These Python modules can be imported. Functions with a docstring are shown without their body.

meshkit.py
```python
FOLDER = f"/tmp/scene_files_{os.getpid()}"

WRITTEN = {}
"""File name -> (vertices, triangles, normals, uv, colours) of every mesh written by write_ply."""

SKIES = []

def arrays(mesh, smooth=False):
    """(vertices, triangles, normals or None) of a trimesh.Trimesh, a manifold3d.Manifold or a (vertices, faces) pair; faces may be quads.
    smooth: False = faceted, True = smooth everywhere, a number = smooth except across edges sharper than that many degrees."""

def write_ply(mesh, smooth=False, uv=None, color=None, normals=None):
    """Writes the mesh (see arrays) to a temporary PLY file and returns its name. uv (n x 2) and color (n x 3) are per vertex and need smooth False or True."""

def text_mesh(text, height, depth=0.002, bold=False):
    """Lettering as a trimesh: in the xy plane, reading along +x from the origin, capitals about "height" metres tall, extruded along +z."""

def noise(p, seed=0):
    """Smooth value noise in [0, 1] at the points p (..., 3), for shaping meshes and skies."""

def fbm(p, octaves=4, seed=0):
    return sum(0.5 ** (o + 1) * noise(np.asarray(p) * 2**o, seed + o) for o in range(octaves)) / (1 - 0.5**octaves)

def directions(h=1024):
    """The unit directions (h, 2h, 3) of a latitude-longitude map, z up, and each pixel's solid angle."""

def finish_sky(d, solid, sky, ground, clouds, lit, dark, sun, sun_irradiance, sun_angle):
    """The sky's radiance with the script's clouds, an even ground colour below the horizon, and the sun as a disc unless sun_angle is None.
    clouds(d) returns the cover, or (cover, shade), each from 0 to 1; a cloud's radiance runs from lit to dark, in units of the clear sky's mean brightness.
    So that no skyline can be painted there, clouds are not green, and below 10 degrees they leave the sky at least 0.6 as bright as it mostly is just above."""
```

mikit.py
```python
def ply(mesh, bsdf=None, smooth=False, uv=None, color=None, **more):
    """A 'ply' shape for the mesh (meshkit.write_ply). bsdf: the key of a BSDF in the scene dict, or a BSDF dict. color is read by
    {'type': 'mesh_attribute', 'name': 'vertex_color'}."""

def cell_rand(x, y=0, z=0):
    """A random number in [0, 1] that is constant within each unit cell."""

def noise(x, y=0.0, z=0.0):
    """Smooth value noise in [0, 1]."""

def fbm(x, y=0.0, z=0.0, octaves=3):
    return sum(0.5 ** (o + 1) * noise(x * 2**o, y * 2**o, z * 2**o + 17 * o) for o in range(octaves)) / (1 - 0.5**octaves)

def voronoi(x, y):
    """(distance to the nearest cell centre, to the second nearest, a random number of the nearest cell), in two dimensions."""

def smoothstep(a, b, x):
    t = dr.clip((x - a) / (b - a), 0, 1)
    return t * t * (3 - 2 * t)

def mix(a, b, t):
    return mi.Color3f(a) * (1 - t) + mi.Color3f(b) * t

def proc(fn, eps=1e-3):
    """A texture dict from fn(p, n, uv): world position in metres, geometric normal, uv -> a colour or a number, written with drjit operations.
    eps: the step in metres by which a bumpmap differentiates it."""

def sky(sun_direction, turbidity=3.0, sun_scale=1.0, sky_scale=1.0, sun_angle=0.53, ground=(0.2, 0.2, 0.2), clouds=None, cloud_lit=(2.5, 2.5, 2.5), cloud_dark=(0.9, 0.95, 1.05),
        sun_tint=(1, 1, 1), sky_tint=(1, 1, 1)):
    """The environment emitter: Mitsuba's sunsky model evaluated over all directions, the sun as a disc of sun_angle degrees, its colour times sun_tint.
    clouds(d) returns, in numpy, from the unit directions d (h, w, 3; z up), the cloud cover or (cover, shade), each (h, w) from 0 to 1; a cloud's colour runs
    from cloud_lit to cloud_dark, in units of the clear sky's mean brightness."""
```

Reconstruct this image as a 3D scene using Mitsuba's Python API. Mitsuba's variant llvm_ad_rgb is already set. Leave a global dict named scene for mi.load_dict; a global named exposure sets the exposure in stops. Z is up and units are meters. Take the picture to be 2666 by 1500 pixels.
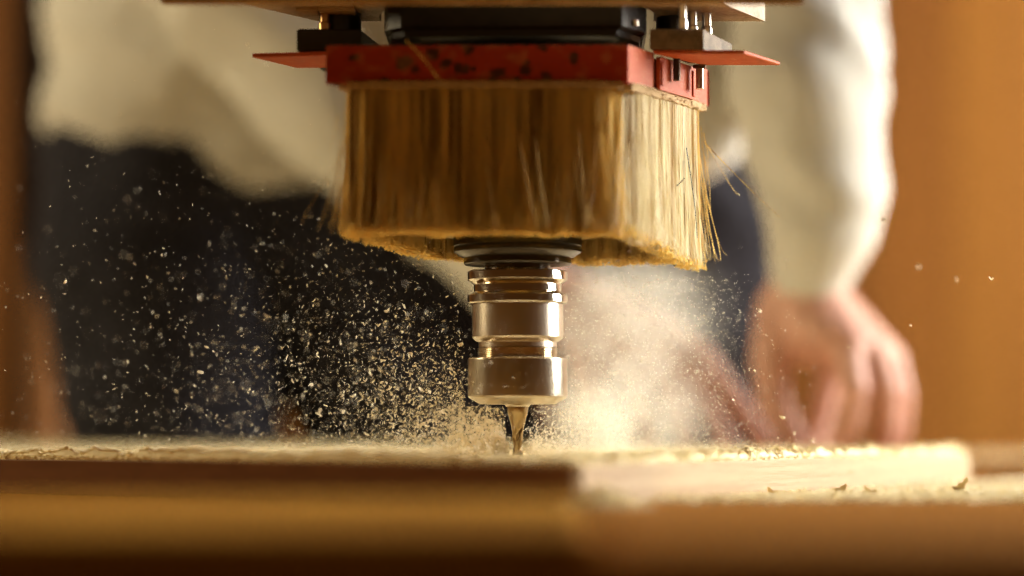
import math, random
import numpy as np, trimesh, mitsuba as mi, mikit, meshkit
import drjit as dr
import manifold3d as m3
from mikit import proc, fbm, noise, smoothstep, mix
from shapely.geometry import Polygon, box as sbox

T = mi.ScalarTransform4f
rng = np.random.default_rng(7)
scene, labels = {}, {}
exposure = 0.0

# ------------------------------------------------------------------ camera (z up, looking along +y, eye 22 mm above the board top)
F, CX, CY, HOR = 6400.0, 1333.0, 750.0, 1100.0
EYE = np.array([0.0, -1.55, 0.0218])
TH = math.atan((HOR - CY) / F)
FWD = np.array([0, math.cos(TH), math.sin(TH)])
scene['camera'] = {'type': 'thinlens', 'fov': 2 * math.degrees(math.atan(CX / F)), 'fov_axis': 'x',
    'aperture_radius': 0.034, 'focus_distance': 1.558, 'near_clip': 0.05, 'far_clip': 50.0,
    'to_world': T().look_at(origin=EYE.tolist(), target=(EYE + FWD).tolist(), up=[0, 0, 1])}

# ------------------------------------------------------------------ light: a big lamp at the right, a smaller one at the left behind, warm workshop light all round
scene['surround_light'] = {'type': 'constant', 'radiance': {'type': 'rgb', 'value': [0.050, 0.0185, 0.0042]}}


def lamp_panel(key, centre, target, w, h, rad, label):
    c, t = np.array(centre, float), np.array(target, float)
    tw = T().look_at(origin=c.tolist(), target=t.tolist(), up=[0, 0, 1])
    scene[key + '__diffuser'] = {'type': 'rectangle', 'to_world': tw @ T().scale([w / 2, h / 2, 1]),
        'emitter': {'type': 'area', 'radiance': {'type': 'rgb', 'value': rad}}}
    fr = trimesh.util.concatenate([trimesh.creation.box((w + .08, .04, .09), trimesh.transformations.translation_matrix((0, s * (h / 2 + .022), -.03))) for s in (-1, 1)] +
        [trimesh.creation.box((.04, h, .09), trimesh.transformations.translation_matrix((s * (w / 2 + .022), 0, -.03))) for s in (-1, 1)] +
        [trimesh.creation.box((w, h, .02), trimesh.transformations.translation_matrix((0, 0, -.06)))])
    scene[key + '__housing'] = mikit.ply(fr, 'black_metal', to_world=tw)
    labels[key] = {'label': label, 'category': 'lamp'}


lamp_panel('panel_lamp', (2.3, 0.58, 0.75), (0, 0.15, 0.1), 1.2, 1.1, [38.0, 36.6, 33.5], 'large bright panel lamp on the right side of the machine')
lamp_panel('panel_lamp_001', (-1.8, 0.24, 0.75), (0, 0.3, 0.1), 0.5, 0.8, [17.5, 14.4, 8.8], 'smaller dimmer panel lamp on the left side of the machine')


# ------------------------------------------------------------------ helpers
def W(u, v, d):
    """world point seen at photograph pixel (u, v) at distance d in front of the eye"""
    a, b = (u - CX) / F, (CY - v) / F
    r = np.array([a, 0, 0]) + FWD + b * np.array([0, -math.sin(TH), math.cos(TH)])
    return EYE + r * (d / r[1])


def obj(key, mesh, bsdf, smooth=False, label=None, cat=None, group=None, kind=None, **kw):
    k, i = key, 0
    while k in scene:
        i += 1
        k = f'{key}_{i:03d}'
    scene[k] = mikit.ply(mesh, bsdf, smooth, **kw)
    tag(k, label, cat, group, kind)
    return k


def tag(k, label=None, cat=None, group=None, kind=None):
    d = {n: v for n, v in (('label', label), ('category', cat), ('group', group), ('kind', kind)) if v}
    if d:
        labels.setdefault(k, {}).update(d)


def tm(m):
    """manifold -> trimesh"""
    q = m.to_mesh()
    return trimesh.Trimesh(np.array(q.vert_properties[:, :3], float), np.array(q.tri_verts), process=False)


def cat(*ms):
    ms = [x for y in ms for x in (y if isinstance(y, (list, tuple)) else [y])]
    return trimesh.util.concatenate(ms)


def prism(poly, z0, z1, bev=0.0006):
    """extruded xy polygon with chamfered edges"""
    p = Polygon(poly).buffer(0)
    q = p.buffer(-bev, join_style=2)
    a = np.array(p.exterior.coords)[:-1]
    pts = [np.c_[np.array(g.exterior.coords)[:-1], np.full(len(g.exterior.coords) - 1, z)] for g, z in ((q, z0), (p, z0 + bev), (p, z1 - bev), (q, z1))]
    return tm(m3.Manifold.hull_points(np.vstack(pts)))


def bx(lo, hi, bev=0.0006):
    return prism([(lo[0], lo[1]), (hi[0], lo[1]), (hi[0], hi[1]), (lo[0], hi[1])], lo[2], hi[2], bev)


def lathe(profile, cx, cy, n=96):
    """profile: (radius, z) from bottom to top"""
    m = trimesh.creation.revolve(np.array(profile), sections=n)
    m.apply_translation((cx, cy, 0))
    return m


def chain(pts, rad, close=0.004, smooth_it=10, seg=18):
    """union of hulls of spheres along joints"""
    out = m3.Manifold()
    for (p, q), (a, b) in zip(zip(pts[:-1], pts[1:]), zip(rad[:-1], rad[1:])):
        s = [m3.Manifold.sphere(r, seg).translate(list(map(float, x))) for x, r in ((p, a), (q, b))]
        out = out + m3.Manifold.batch_hull(s)
    return out


def soften(m, length, it=12):
    t = tm(m.refine_to_length(length))
    t.merge_vertices()
    trimesh.smoothing.filter_taubin(t, lamb=0.6, nu=0.62, iterations=it)
    return t


def tubes(P, R, sides=3):
    """P (n, k, 3) centre lines, R (n, k) radii -> one mesh of n tubes"""
    n, k, _ = P.shape
    t = np.gradient(P, axis=1)
    t /= np.linalg.norm(t, axis=2, keepdims=True) + 1e-12
    ref = np.where(np.abs(t[..., 2:]) < 0.8, [0, 0, 1.0], [1.0, 0, 0])
    a = np.cross(t, ref); a /= np.linalg.norm(a, axis=2, keepdims=True) + 1e-12
    b = np.cross(t, a)
    ang = np.arange(sides) * 2 * np.pi / sides
    ph = rng.uniform(0, 6.28, (n, 1, 1))
    v = P[:, :, None] + R[:, :, None, None] * (np.cos(ang + ph)[..., None] * a[:, :, None] + np.sin(ang + ph)[..., None] * b[:, :, None])
    i, j = np.meshgrid(np.arange(k - 1), np.arange(sides), indexing='ij')
    q = np.stack([i * sides + j, i * sides + (j + 1) % sides, (i + 1) * sides + (j + 1) % sides, (i + 1) * sides + j], -1).reshape(-1, 4)
    f = np.vstack([q[:, [0, 1, 2]], q[:, [0, 2, 3]]])
    return trimesh.Trimesh(v.reshape(-1, 3), (f[None] + (np.arange(n) * k * sides)[:, None, None]).reshape(-1, 3), process=False)


OCT_V = np.array([[1, 0, 0], [-1, 0, 0], [0, 1, 0], [0, -1, 0], [0, 0, 1], [0, 0, -1.0]])
OCT_F = np.array([[0, 2, 4], [2, 1, 4], [1, 3, 4], [3, 0, 4], [2, 0, 5], [1, 2, 5], [3, 1, 5], [0, 3, 5]])


def flakes(P, S, flat=0.35):
    """one mesh of many small bent wood flakes at P with half lengths S"""
    n = len(P)
    q = rng.normal(size=(n, 4)); q /= np.linalg.norm(q, axis=1, keepdims=True)
    w, x, y, z = q.T
    Rm = np.stack([1 - 2 * (y * y + z * z), 2 * (x * y - z * w), 2 * (x * z + y * w), 2 * (x * y + z * w), 1 - 2 * (x * x + z * z), 2 * (y * z - x * w),
                   2 * (x * z - y * w), 2 * (y * z + x * w), 1 - 2 * (x * x + y * y)], -1).reshape(n, 3, 3)
    sc = np.stack([S, S * rng.uniform(0.35, 0.8, n), S * rng.uniform(flat * 0.6, flat * 1.4, n)], -1)
    v = OCT_V[None] + rng.uniform(-0.25, 0.25, (n, 6, 3))
    v[:, :2, 2] += rng.uniform(-0.6, 0.6, (n, 1)) * 1.0
    v = np.einsum('nij,nkj->nki', Rm, v * sc[:, None]) + P[:, None]
    return trimesh.Trimesh(v.reshape(-1, 3), (OCT_F[None] + (np.arange(n) * 6)[:, None, None]).reshape(-1, 3), process=False)


def curls(P, S):
    """one mesh of many thin curled wood flakes at P with half lengths S"""
    n = len(P)
    q = rng.normal(size=(n, 4)); q /= np.linalg.norm(q, axis=1, keepdims=True)
    w, x, y, z = q.T
    Rm = np.stack([1 - 2 * (y * y + z * z), 2 * (x * y - z * w), 2 * (x * z + y * w), 2 * (x * y + z * w), 1 - 2 * (x * x + z * z), 2 * (y * z - x * w),
                   2 * (x * z - y * w), 2 * (y * z + x * w), 1 - 2 * (x * x + y * y)], -1).reshape(n, 3, 3)
    k = 4
    curl = rng.uniform(.2, 3.0, n); wd = S * rng.uniform(.25, .75, n)
    t = np.linspace(-1, 1, k)
    v = np.zeros((n, k * 2, 3))
    for i in range(k):
        a = curl * t[i] / 2
        c = np.c_[np.sin(a) / curl * 2 * S, np.zeros(n), (1 - np.cos(a)) / curl * 2 * S]
        ww = wd * rng.uniform(.55, 1.0, n) * (1 - .45 * t[i] ** 2)
        sk = rng.uniform(-.3, .3, n) * S
        v[:, 2 * i] = c + np.c_[sk, ww, sk * 0]; v[:, 2 * i + 1] = c + np.c_[-sk, -ww, sk * 0]
    v = np.einsum('nij,nkj->nki', Rm, v) + P[:, None]
    f = np.array([[2 * i, 2 * i + 1, 2 * i + 3] for i in range(k - 1)] + [[2 * i, 2 * i + 3, 2 * i + 2] for i in range(k - 1)])
    return trimesh.Trimesh(v.reshape(-1, 3), (f[None] + (np.arange(n) * k * 2)[:, None, None]).reshape(-1, 3), process=False)


def rgb(*c):
    return {'type': 'rgb', 'value': list(c)}


def mat(key, base, rough=0.5, metal=0.0, spec=0.5, bump=None, bscale=1.0, **kw):
    b = {'type': 'principled', 'base_color': base if isinstance(base, dict) else rgb(*base), 'roughness': rough, 'metallic': metal, **kw}
    if not metal:
        b['specular'] = spec
    if bump is not None:
        b = {'type': 'bumpmap', 'arbitrary': bump, 'scale': bscale, 'bsdf': b}
    scene[key] = {'type': 'twosided', 'bsdf': b}


# ------------------------------------------------------------------ materials
def grain(light, dark, sx, sy, sz, cells=1.0):
    def fn(p, n, uv):
        g = fbm(p.x * sx, p.y * sy, p.z * sz, 4)
        fine = noise(p.x * sx * 7, p.y * sy * 7, p.z * sz * 7)
        return mix(dark, light, smoothstep(0.2, 0.75, g * 0.75 + fine * 0.25))
    return proc(fn)


BA = math.radians(58.0)                       # the board's right face runs back to the right at this angle
E1 = np.array([math.cos(BA), math.sin(BA)])   # along the right face
E2 = np.array([-math.sin(BA), math.cos(BA)])  # along the left face


def board_fn(p, n, uv):
    a = p.x * float(E1[0]) + p.y * float(E1[1]); b = p.x * float(E2[0]) + p.y * float(E2[1])
    w = fbm(a * 6, b * 60, p.z * 260, 4)
    f = noise(a * 90, b * 300, p.z * 1500)
    c = mix((0.39, 0.275, 0.175), (0.53, 0.42, 0.285), smoothstep(0.25, 0.7, w * 0.8 + f * 0.2))
    end_shade = smoothstep(0.3, 0.45, -n.x)     # end grain on the left faces, darkened to carry their shade in the colour
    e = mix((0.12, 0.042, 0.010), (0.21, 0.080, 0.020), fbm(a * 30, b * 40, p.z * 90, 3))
    knot = smoothstep(0.004, 0.0015, dr.sqrt(dr.square((a - 0.205) * 0.35) + dr.square(p.z + 0.011) ) + 0.002 * noise(a * 900, b * 900, p.z * 900))
    c = mix(c, (0.45, 0.26, 0.13), knot * 0.45)
    return c * (1 - end_shade) + e * end_shade


mat('board_wood', proc(board_fn), 0.7, spec=0.1)
mat('table_wood', grain((0.40, 0.165, 0.022), (0.26, 0.10, 0.013), 3, 40, 60), 0.7, spec=0.1)
mat('rail_wood', grain((0.84, 0.43, 0.065), (0.40, 0.17, 0.025), 3.5, 9, 20), 0.7, spec=0.1)
mat('apron_wood', grain((0.92, 0.66, 0.5), (0.8, 0.52, 0.4), 3, 40, 60), 0.7, spec=0.1)
mat('back_board_wood', grain((0.62, 0.43, 0.2), (0.45, 0.28, 0.11), 4, 40, 120), 0.6, spec=0.3)
mat('wall_wood', grain((0.26, 0.092, 0.008), (0.165, 0.053, 0.005), 9, 9, 0.5), 0.45, spec=0.35)
mat('wall_wood_a', grain((0.30, 0.115, 0.011), (0.20, 0.070, 0.006), 9, 9, 0.5), 0.45, spec=0.35)
mat('wall_wood_b', grain((0.22, 0.073, 0.006), (0.14, 0.044, 0.004), 9, 9, 0.5), 0.45, spec=0.35)
mat('dark_wood', grain((0.015, 0.006, 0.002), (0.009, 0.004, 0.0012), 20, 20, 2), 0.8, spec=0.08)
mat('pale_post_wood', grain((0.34, 0.16, 0.06), (0.25, 0.11, 0.04), 20, 20, 2), 0.5)
mat('floor_concrete', grain((0.22, 0.18, 0.13), (0.15, 0.12, 0.09), 3, 3, 3), 0.8)
mat('cover_board', grain((0.5, 0.34, 0.16), (0.25, 0.15, 0.06), 60, 60, 200), 0.8)
mat('carrier_metal', grain((0.42, 0.32, 0.2), (0.25, 0.17, 0.09), 80, 80, 80), 0.55)
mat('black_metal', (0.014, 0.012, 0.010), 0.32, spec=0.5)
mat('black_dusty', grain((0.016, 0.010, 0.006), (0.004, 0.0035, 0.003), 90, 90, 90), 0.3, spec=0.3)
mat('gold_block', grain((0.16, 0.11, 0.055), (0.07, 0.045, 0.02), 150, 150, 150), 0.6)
mat('bolt_steel', (0.62, 0.56, 0.48), 0.28, 1.0)
mat('dark_bolt', (0.16, 0.12, 0.09), 0.35, 1.0)
mat('brass', (0.6, 0.36, 0.16), 0.3, 1.0)
mat('polished_steel', (0.76, 0.68, 0.56), 0.12, 1.0)
mat('satin_steel', (0.71, 0.62, 0.50), 0.25, 1.0)
mat('nut_steel', (0.66, 0.59, 0.465), 0.2, 1.0)
mat('bit_carbide', (0.36, 0.26, 0.13), 0.2, 1.0)
mat('nose_steel', (0.10, 0.085, 0.07), 0.2, 1.0)

ZR0, ZR1 = 0.2264, 0.2504
SPOTS = [(1125, 140, 24, 20), (1160, 165, 20, 16), (1195, 178, 17, 17), (1210, 180, 12, 16), (1220, 128, 16, 15), (1232, 178, 9, 9), (1300, 188, 22, 17), (1282, 207, 10, 9), (1368, 180, 18, 20),
         (1422, 198, 16, 20), (1412, 122, 17, 13), (1495, 152, 13, 20), (1052, 160, 24, 22), (1370, 165, 12, 10), (1080, 178, 18, 14), (920, 148, 18, 9), (1002, 207, 14, 6), (1345, 206, 12, 8)]


def red_fn(p, n, uv):
    c = mix((0.30, 0.026, 0.011), (0.40, 0.040, 0.016), fbm(p.x * 60, p.y * 60, p.z * 60, 3))
    wob = (noise(p.x * 300, 3.0, p.z * 300) - 0.5) * 0.7
    s = mi.Float(0)
    for (u, v, a, b) in SPOTS:
        q = W(u, v, 1.478)
        r = dr.sqrt(dr.square((p.x - float(q[0])) / (a * .000228)) + dr.square((p.z - float(q[2])) / (b * .000228)))
        s = dr.maximum(s, smoothstep(1.15, 0.6, r + wob))
    s = dr.select(n.y < -0.9, s, 0)
    c = mix(c, (0.035, 0.016, 0.008), s * 0.9)
    ed = dr.minimum(p.z - ZR0, ZR1 - p.z) + (fbm(p.x * 420, p.y * 420, p.z * 420, 3) - .5) * .0035
    c = mix(c, (0.10, 0.045, 0.025), smoothstep(.0009, .0002, ed) * .85)
    dust = smoothstep(0.5, 0.85, fbm(p.x * 140, p.y * 140, p.z * 140, 3))
    return mix(c, (0.55, 0.33, 0.16), dust * 0.28)


mat('red_paint', proc(red_fn), 0.42, spec=0.4)


def red_lit_fn(p, n, uv):  # paler speckled copy of the red paint, side light put into its colour
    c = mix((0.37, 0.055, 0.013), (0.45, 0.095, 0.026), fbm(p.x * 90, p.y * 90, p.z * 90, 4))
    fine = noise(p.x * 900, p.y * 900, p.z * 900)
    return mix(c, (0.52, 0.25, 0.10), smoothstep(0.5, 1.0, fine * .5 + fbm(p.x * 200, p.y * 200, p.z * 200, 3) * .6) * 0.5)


mat('red_lit', proc(red_lit_fn), 0.5, spec=0.2)


def shirt_fn(p, n, uv):
    w = fbm(p.x * 30, p.y * 30, p.z * 30, 3)
    return mix((0.53, 0.51, 0.455), (0.61, 0.59, 0.53), w)


mat('shirt_cloth', proc(shirt_fn), 0.85, spec=0.2)
mat('trouser_cloth', grain((0.028, 0.027, 0.034), (0.017, 0.016, 0.020), 40, 40, 40), 0.95, spec=0.08)
mat('skin', grain((0.60, 0.35, 0.27), (0.50, 0.25, 0.18), 40, 40, 40), 0.5, spec=0.35)
mat('hair', (0.05, 0.03, 0.015), 0.6)
mat('leather', (0.05, 0.025, 0.012), 0.5)
mat('sawdust', grain((0.97, 0.91, 0.76), (0.88, 0.77, 0.55), 200, 200, 200), 0.9, spec=0.1)
mat('bed_dust', grain((0.95, 0.87, 0.62), (0.82, 0.69, 0.42), 200, 200, 200), 0.9, spec=0.1)
mat('shaving_wood', grain((0.80, 0.63, 0.33), (0.62, 0.44, 0.19), 300, 300, 900), 0.6, spec=0.2)
mat('tip_glow_yellow', grain((0.95, 0.78, 0.34), (0.85, 0.62, 0.2), 200, 200, 200), 0.9, spec=0.1)
mat('felt_dust', grain((0.55, 0.42, 0.25), (0.30, 0.19, 0.09), 500, 500, 500), 0.95, spec=0.1)
mat('black_hair', (0.02, 0.012, 0.006), 0.4)


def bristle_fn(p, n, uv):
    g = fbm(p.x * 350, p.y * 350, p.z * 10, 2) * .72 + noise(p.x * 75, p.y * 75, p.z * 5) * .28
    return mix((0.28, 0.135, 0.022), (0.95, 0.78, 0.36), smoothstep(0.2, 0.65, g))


def bristle_lit_fn(p, n, uv):  # lit copy of the bristles for the right wall, brightness put into the colour
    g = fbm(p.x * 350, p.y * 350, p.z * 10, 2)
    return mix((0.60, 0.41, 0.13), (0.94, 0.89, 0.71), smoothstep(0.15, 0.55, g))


scene['bristle_lit'] = {'type': 'principledthin', 'base_color': proc(bristle_lit_fn), 'roughness': 0.4, 'diff_trans': 0.6, 'spec_trans': 0.0, 'eta': 1.4}
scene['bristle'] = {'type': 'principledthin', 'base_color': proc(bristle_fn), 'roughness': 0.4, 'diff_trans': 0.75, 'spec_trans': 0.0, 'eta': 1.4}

scene['thin_flake'] = {'type': 'principledthin', 'base_color': rgb(0.97, 0.91, 0.77), 'roughness': 0.5, 'diff_trans': 0.95, 'spec_trans': 0.0, 'eta': 1.3}

# ------------------------------------------------------------------ setting: floor, wall, posts
obj('floor', bx((-4, -3, -0.95), (4, 3.2, -0.90)), 'floor_concrete', kind='structure')
WALLY = 1.75
labels['wall'] = {'kind': 'structure', 'label': 'orange brown varnished wooden wall behind the person'}
x = -2.6
g = np.random.default_rng(5)
while x < 2.6:
    w = g.uniform(.13, .19)
    obj('wall__plank', bx((x, WALLY + g.uniform(0, .003), -0.9), (x + w - .003, WALLY + .05, 1.9), 0.002), ('wall_wood', 'wall_wood_a', 'wall_wood_b')[g.integers(0, 3)])
    x += w
obj('wall__backing', bx((-2.6, WALLY + .052, -0.9), (2.6, WALLY + .07, 1.9), 0.002), 'dark_wood')
# dark post at the left edge and the pale leg beside it
a, b = W(22, 700, 2.7), W(190, 700, 2.7)
obj('door_post', bx((a[0], a[1], -0.9), (b[0], a[1] + .08, 1.9), 0.004), 'dark_wood', label='tall dark brown wooden post at the left edge', cat='post')
a = W(100, 900, 2.55)
lg = m3.Manifold.hull_points(np.array([[x + a[0], y + a[1], z] for (w0, w1, z) in ((-.004, .055, -.9), (-.012, .012, .2)) for x in (w0, w1) for y in (0, .04)]))
obj('trestle_leg', tm(lg), 'pale_post_wood', label='pale slanting wooden leg beside the dark post', cat='trestle leg')

# ------------------------------------------------------------------ machine table
ZT = -0.0235
obj('machine_table__top', bx((-1.2, -0.65, ZT - .03), (1.2, 1.15, ZT), 0.002), 'table_wood')
obj('machine_table__apron', bx((-1.18, -0.645, ZT - .18), (1.18, -0.61, ZT - .0305), 0.002), 'apron_wood')
for sx in (-1, 1):
    for sy in (-.52, 1.05):
        obj('machine_table__leg', bx((sx * 1.1 - .05, sy - .05, -.9), (sx * 1.1 + .05, sy + .05, ZT - .0305 if sy > 0 else ZT - .0305), 0.003), 'table_wood')
tag('machine_table', 'brown wooden machine table under the pale board', 'table')

obj('wooden_rail', bx((-1.0, -.68, ZT + .0003), (W(1535, 1300, 1.02)[0], -.42, -0.0125), .003), 'rail_wood', label='wooden rail lying along the blurred near left edge of the table', cat='rail')

# ------------------------------------------------------------------ boards
C = W(1505, 1195, 1.345)[:2]
ZB = -0.0015
LA, LB = 0.575, 1.0


def bp(a, b):
    return C + a * E1 + b * E2


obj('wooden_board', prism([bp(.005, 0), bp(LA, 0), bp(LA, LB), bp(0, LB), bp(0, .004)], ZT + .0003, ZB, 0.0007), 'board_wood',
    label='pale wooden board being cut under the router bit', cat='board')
q = W(2500, 1200, 1.98)
r0 = np.array([q[0] - .9, q[1] - .03]); ex = np.array([math.cos(.05), math.sin(.05)]); ey = np.array([-ex[1], ex[0]])
obj('wooden_board_001', prism([r0, r0 + 1.6 * ex, r0 + 1.6 * ex + .3 * ey, r0 + .3 * ey], ZT + .0003, -0.0085, 0.001), 'back_board_wood',
    label='thin brown board behind the pale one, under the hands', cat='board')

# ------------------------------------------------------------------ tool holder and bit (lathe profiles measured in millimetres)
TX, TY = 0.00356, 0.0
K = 0.000112
PI_ = math.pi


def zy(v):                                   # height of a row of the detail view
    return (1190 - (560 + v * 0.4622)) * 0.0002423 - 0.0005


def prof(rows):
    return [(r * K, zy(v)) for r, v in reversed(rows)]


hf, hs = W(1000, 70, 1.49), W(1620, 70, 1.485)
hz = W(1333, 77, 1.487)[2]
hpoly = [(hf[0] - .001, hf[1] + .024), (hf[0] + .002, hf[1] + .010), (hf[0] + .010, hf[1] + .002), (hf[0] + .020, hf[1]), (hs[0], hs[1]), (hs[0] + .0165, hs[1] + .030), (hs[0] + .0185, hs[1] + .10), (hs[0], hs[1] + .14), (hf[0] + .02, hf[1] + .14), (hf[0], hf[1] + .11)]
obj('router_spindle__housing', prism(hpoly, hz, .36, .0022), 'black_dusty', 30)
hc2 = np.mean(hpoly, 0)
obj('router_spindle__base_plate', tm(m3.Manifold.hull_points(np.array([[*(hc2 + (np.array(p) - hc2) * k), z] for p in hpoly for k, z in ((.965, hz + .0003), (.955, hz - .0035), (.85, hz - .0088))]))), 'black_metal', 30)
obj('router_spindle__cover_screw', lathe([(0, hz + .004), (.0022, hz + .004), (.0022, hz + .0075), (0, hz + .0075)], hs[0] + .0085, hs[1] + .0135, 20), 'bolt_steel', 30)
obj('router_spindle__nose', lathe(prof([(0, -330), (362, -330), (362, 172), (356, 177), (0, 177)]), TX, TY), 'nose_steel', 30)
obj('router_spindle__ring', lathe(prof([(0, 108), (426, 108), (430, 111), (430, 117), (366, 121), (0, 121)]), TX, TY), 'satin_steel', 30)
obj('router_spindle__end_disc', lathe(prof([(0, 178), (356, 178), (361, 183), (361, 206), (357, 211), (318, 234), (303, 239), (303, 271), (298, 278), (250, 283), (0, 283)]), TX, TY), 'nose_steel', 25)
tag('router_spindle', 'round black router spindle above the red brush frame', 'spindle')
obj('tool_holder__taper_neck', lathe(prof([(0, 250), (184, 250), (184, 300), (178, 313), (0, 313)]), TX, TY), 'nose_steel', 30)
obj('tool_holder__flange', lathe(prof([(0, 312), (272, 312), (282, 318), (282, 362), (279, 366), (250, 386), (247, 390), (247, 430), (250, 434), (279, 447), (282, 451), (282, 490), (277, 497), (0, 499)]), TX, TY), 'polished_steel', 20)
obj('tool_holder__body', lathe(prof([(0, 497), (258, 499), (258, 684), (254, 692), (236, 707), (228, 711), (221, 714), (221, 742), (0, 744)]), TX, TY), 'satin_steel', 20)
th = [(0, 742)]
for i in range(5):
    v = 744 + i * 12
    th += [(219, v), (227, v + 4), (227, v + 7), (219, v + 11)]
obj('tool_holder__thread', lathe(prof(th + [(0, 806)]), TX, TY), 'polished_steel', 20)
obj('tool_holder__collet_nut', lathe(prof([(0, 803), (274, 803), (281, 808), (282, 812), (282, 1016), (280, 1021), (276, 1026), (224, 1056), (214, 1062), (80, 1062), (70, 1068), (66, 1076), (0, 1076)]), TX, TY), 'nut_steel', 25)
hd = []
for (ra, rb, v_, n_) in ((.0262, .0312, 805, 260), (.0250, .0312, 447, 90), (.0285, .0312, 313, 120)):
    aa, rr = rng.uniform(PI_, 2 * PI_, n_), rng.uniform(ra, rb, n_)
    hd.append(np.c_[TX + rr * np.cos(aa), TY + rr * np.sin(aa), np.full(n_, zy(v_) + .0002)])
hd = np.vstack(hd)
obj('tool_holder__settled_dust', flakes(hd, rng.uniform(.0002, .0006, len(hd)), .6), 'sawdust', kind='stuff', label='sawdust settled on the ledges of the holder')
tag('tool_holder', 'shiny steel tool holder with grooved flange and collet nut', 'tool holder')

# bit: shank narrowing to a thin twisted two-flute cutter
obj('router_bit__shank', lathe(prof([(0, 1070), (60, 1070), (60, 1088), (58.5, 1104), (0, 1104.5)]), TX, TY, 48), 'bit_carbide', 40)
nz, na = 110, 64
vv = np.linspace(1102, 1372, nz)
env = np.interp(vv, [1102, 1120, 1142, 1165, 1190, 1212, 1235, 1372], [58.3, 55, 49, 42, 36, 32, 30, 29])
dep = np.interp(vv, [1102, 1150, 1190, 1230, 1372], [0, .04, .22, .55, .6])
an = np.linspace(0, 2 * np.pi, na, endpoint=False)
V = []
for v_, e_, d_ in zip(vv, env, dep):
    tw = -(v_ - 1102) / 250 * 2 * np.pi * .75 + 0.5
    rr = e_ * K * (1.0 - d_ * np.clip(np.cos(2 * (an - tw)), 0, 1) ** .7)
    V.append(np.c_[TX + rr * np.cos(an), TY + rr * np.sin(an), np.full(na, zy(v_))])
V = np.vstack(V + [[[TX, TY, zy(1102)], [TX, TY, zy(1372)]]])
i, j = np.meshgrid(np.arange(nz - 1), np.arange(na), indexing='ij')
qd = np.stack([i * na + j, (i + 1) * na + j, (i + 1) * na + (j + 1) % na, i * na + (j + 1) % na], -1).reshape(-1, 4)
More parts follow.
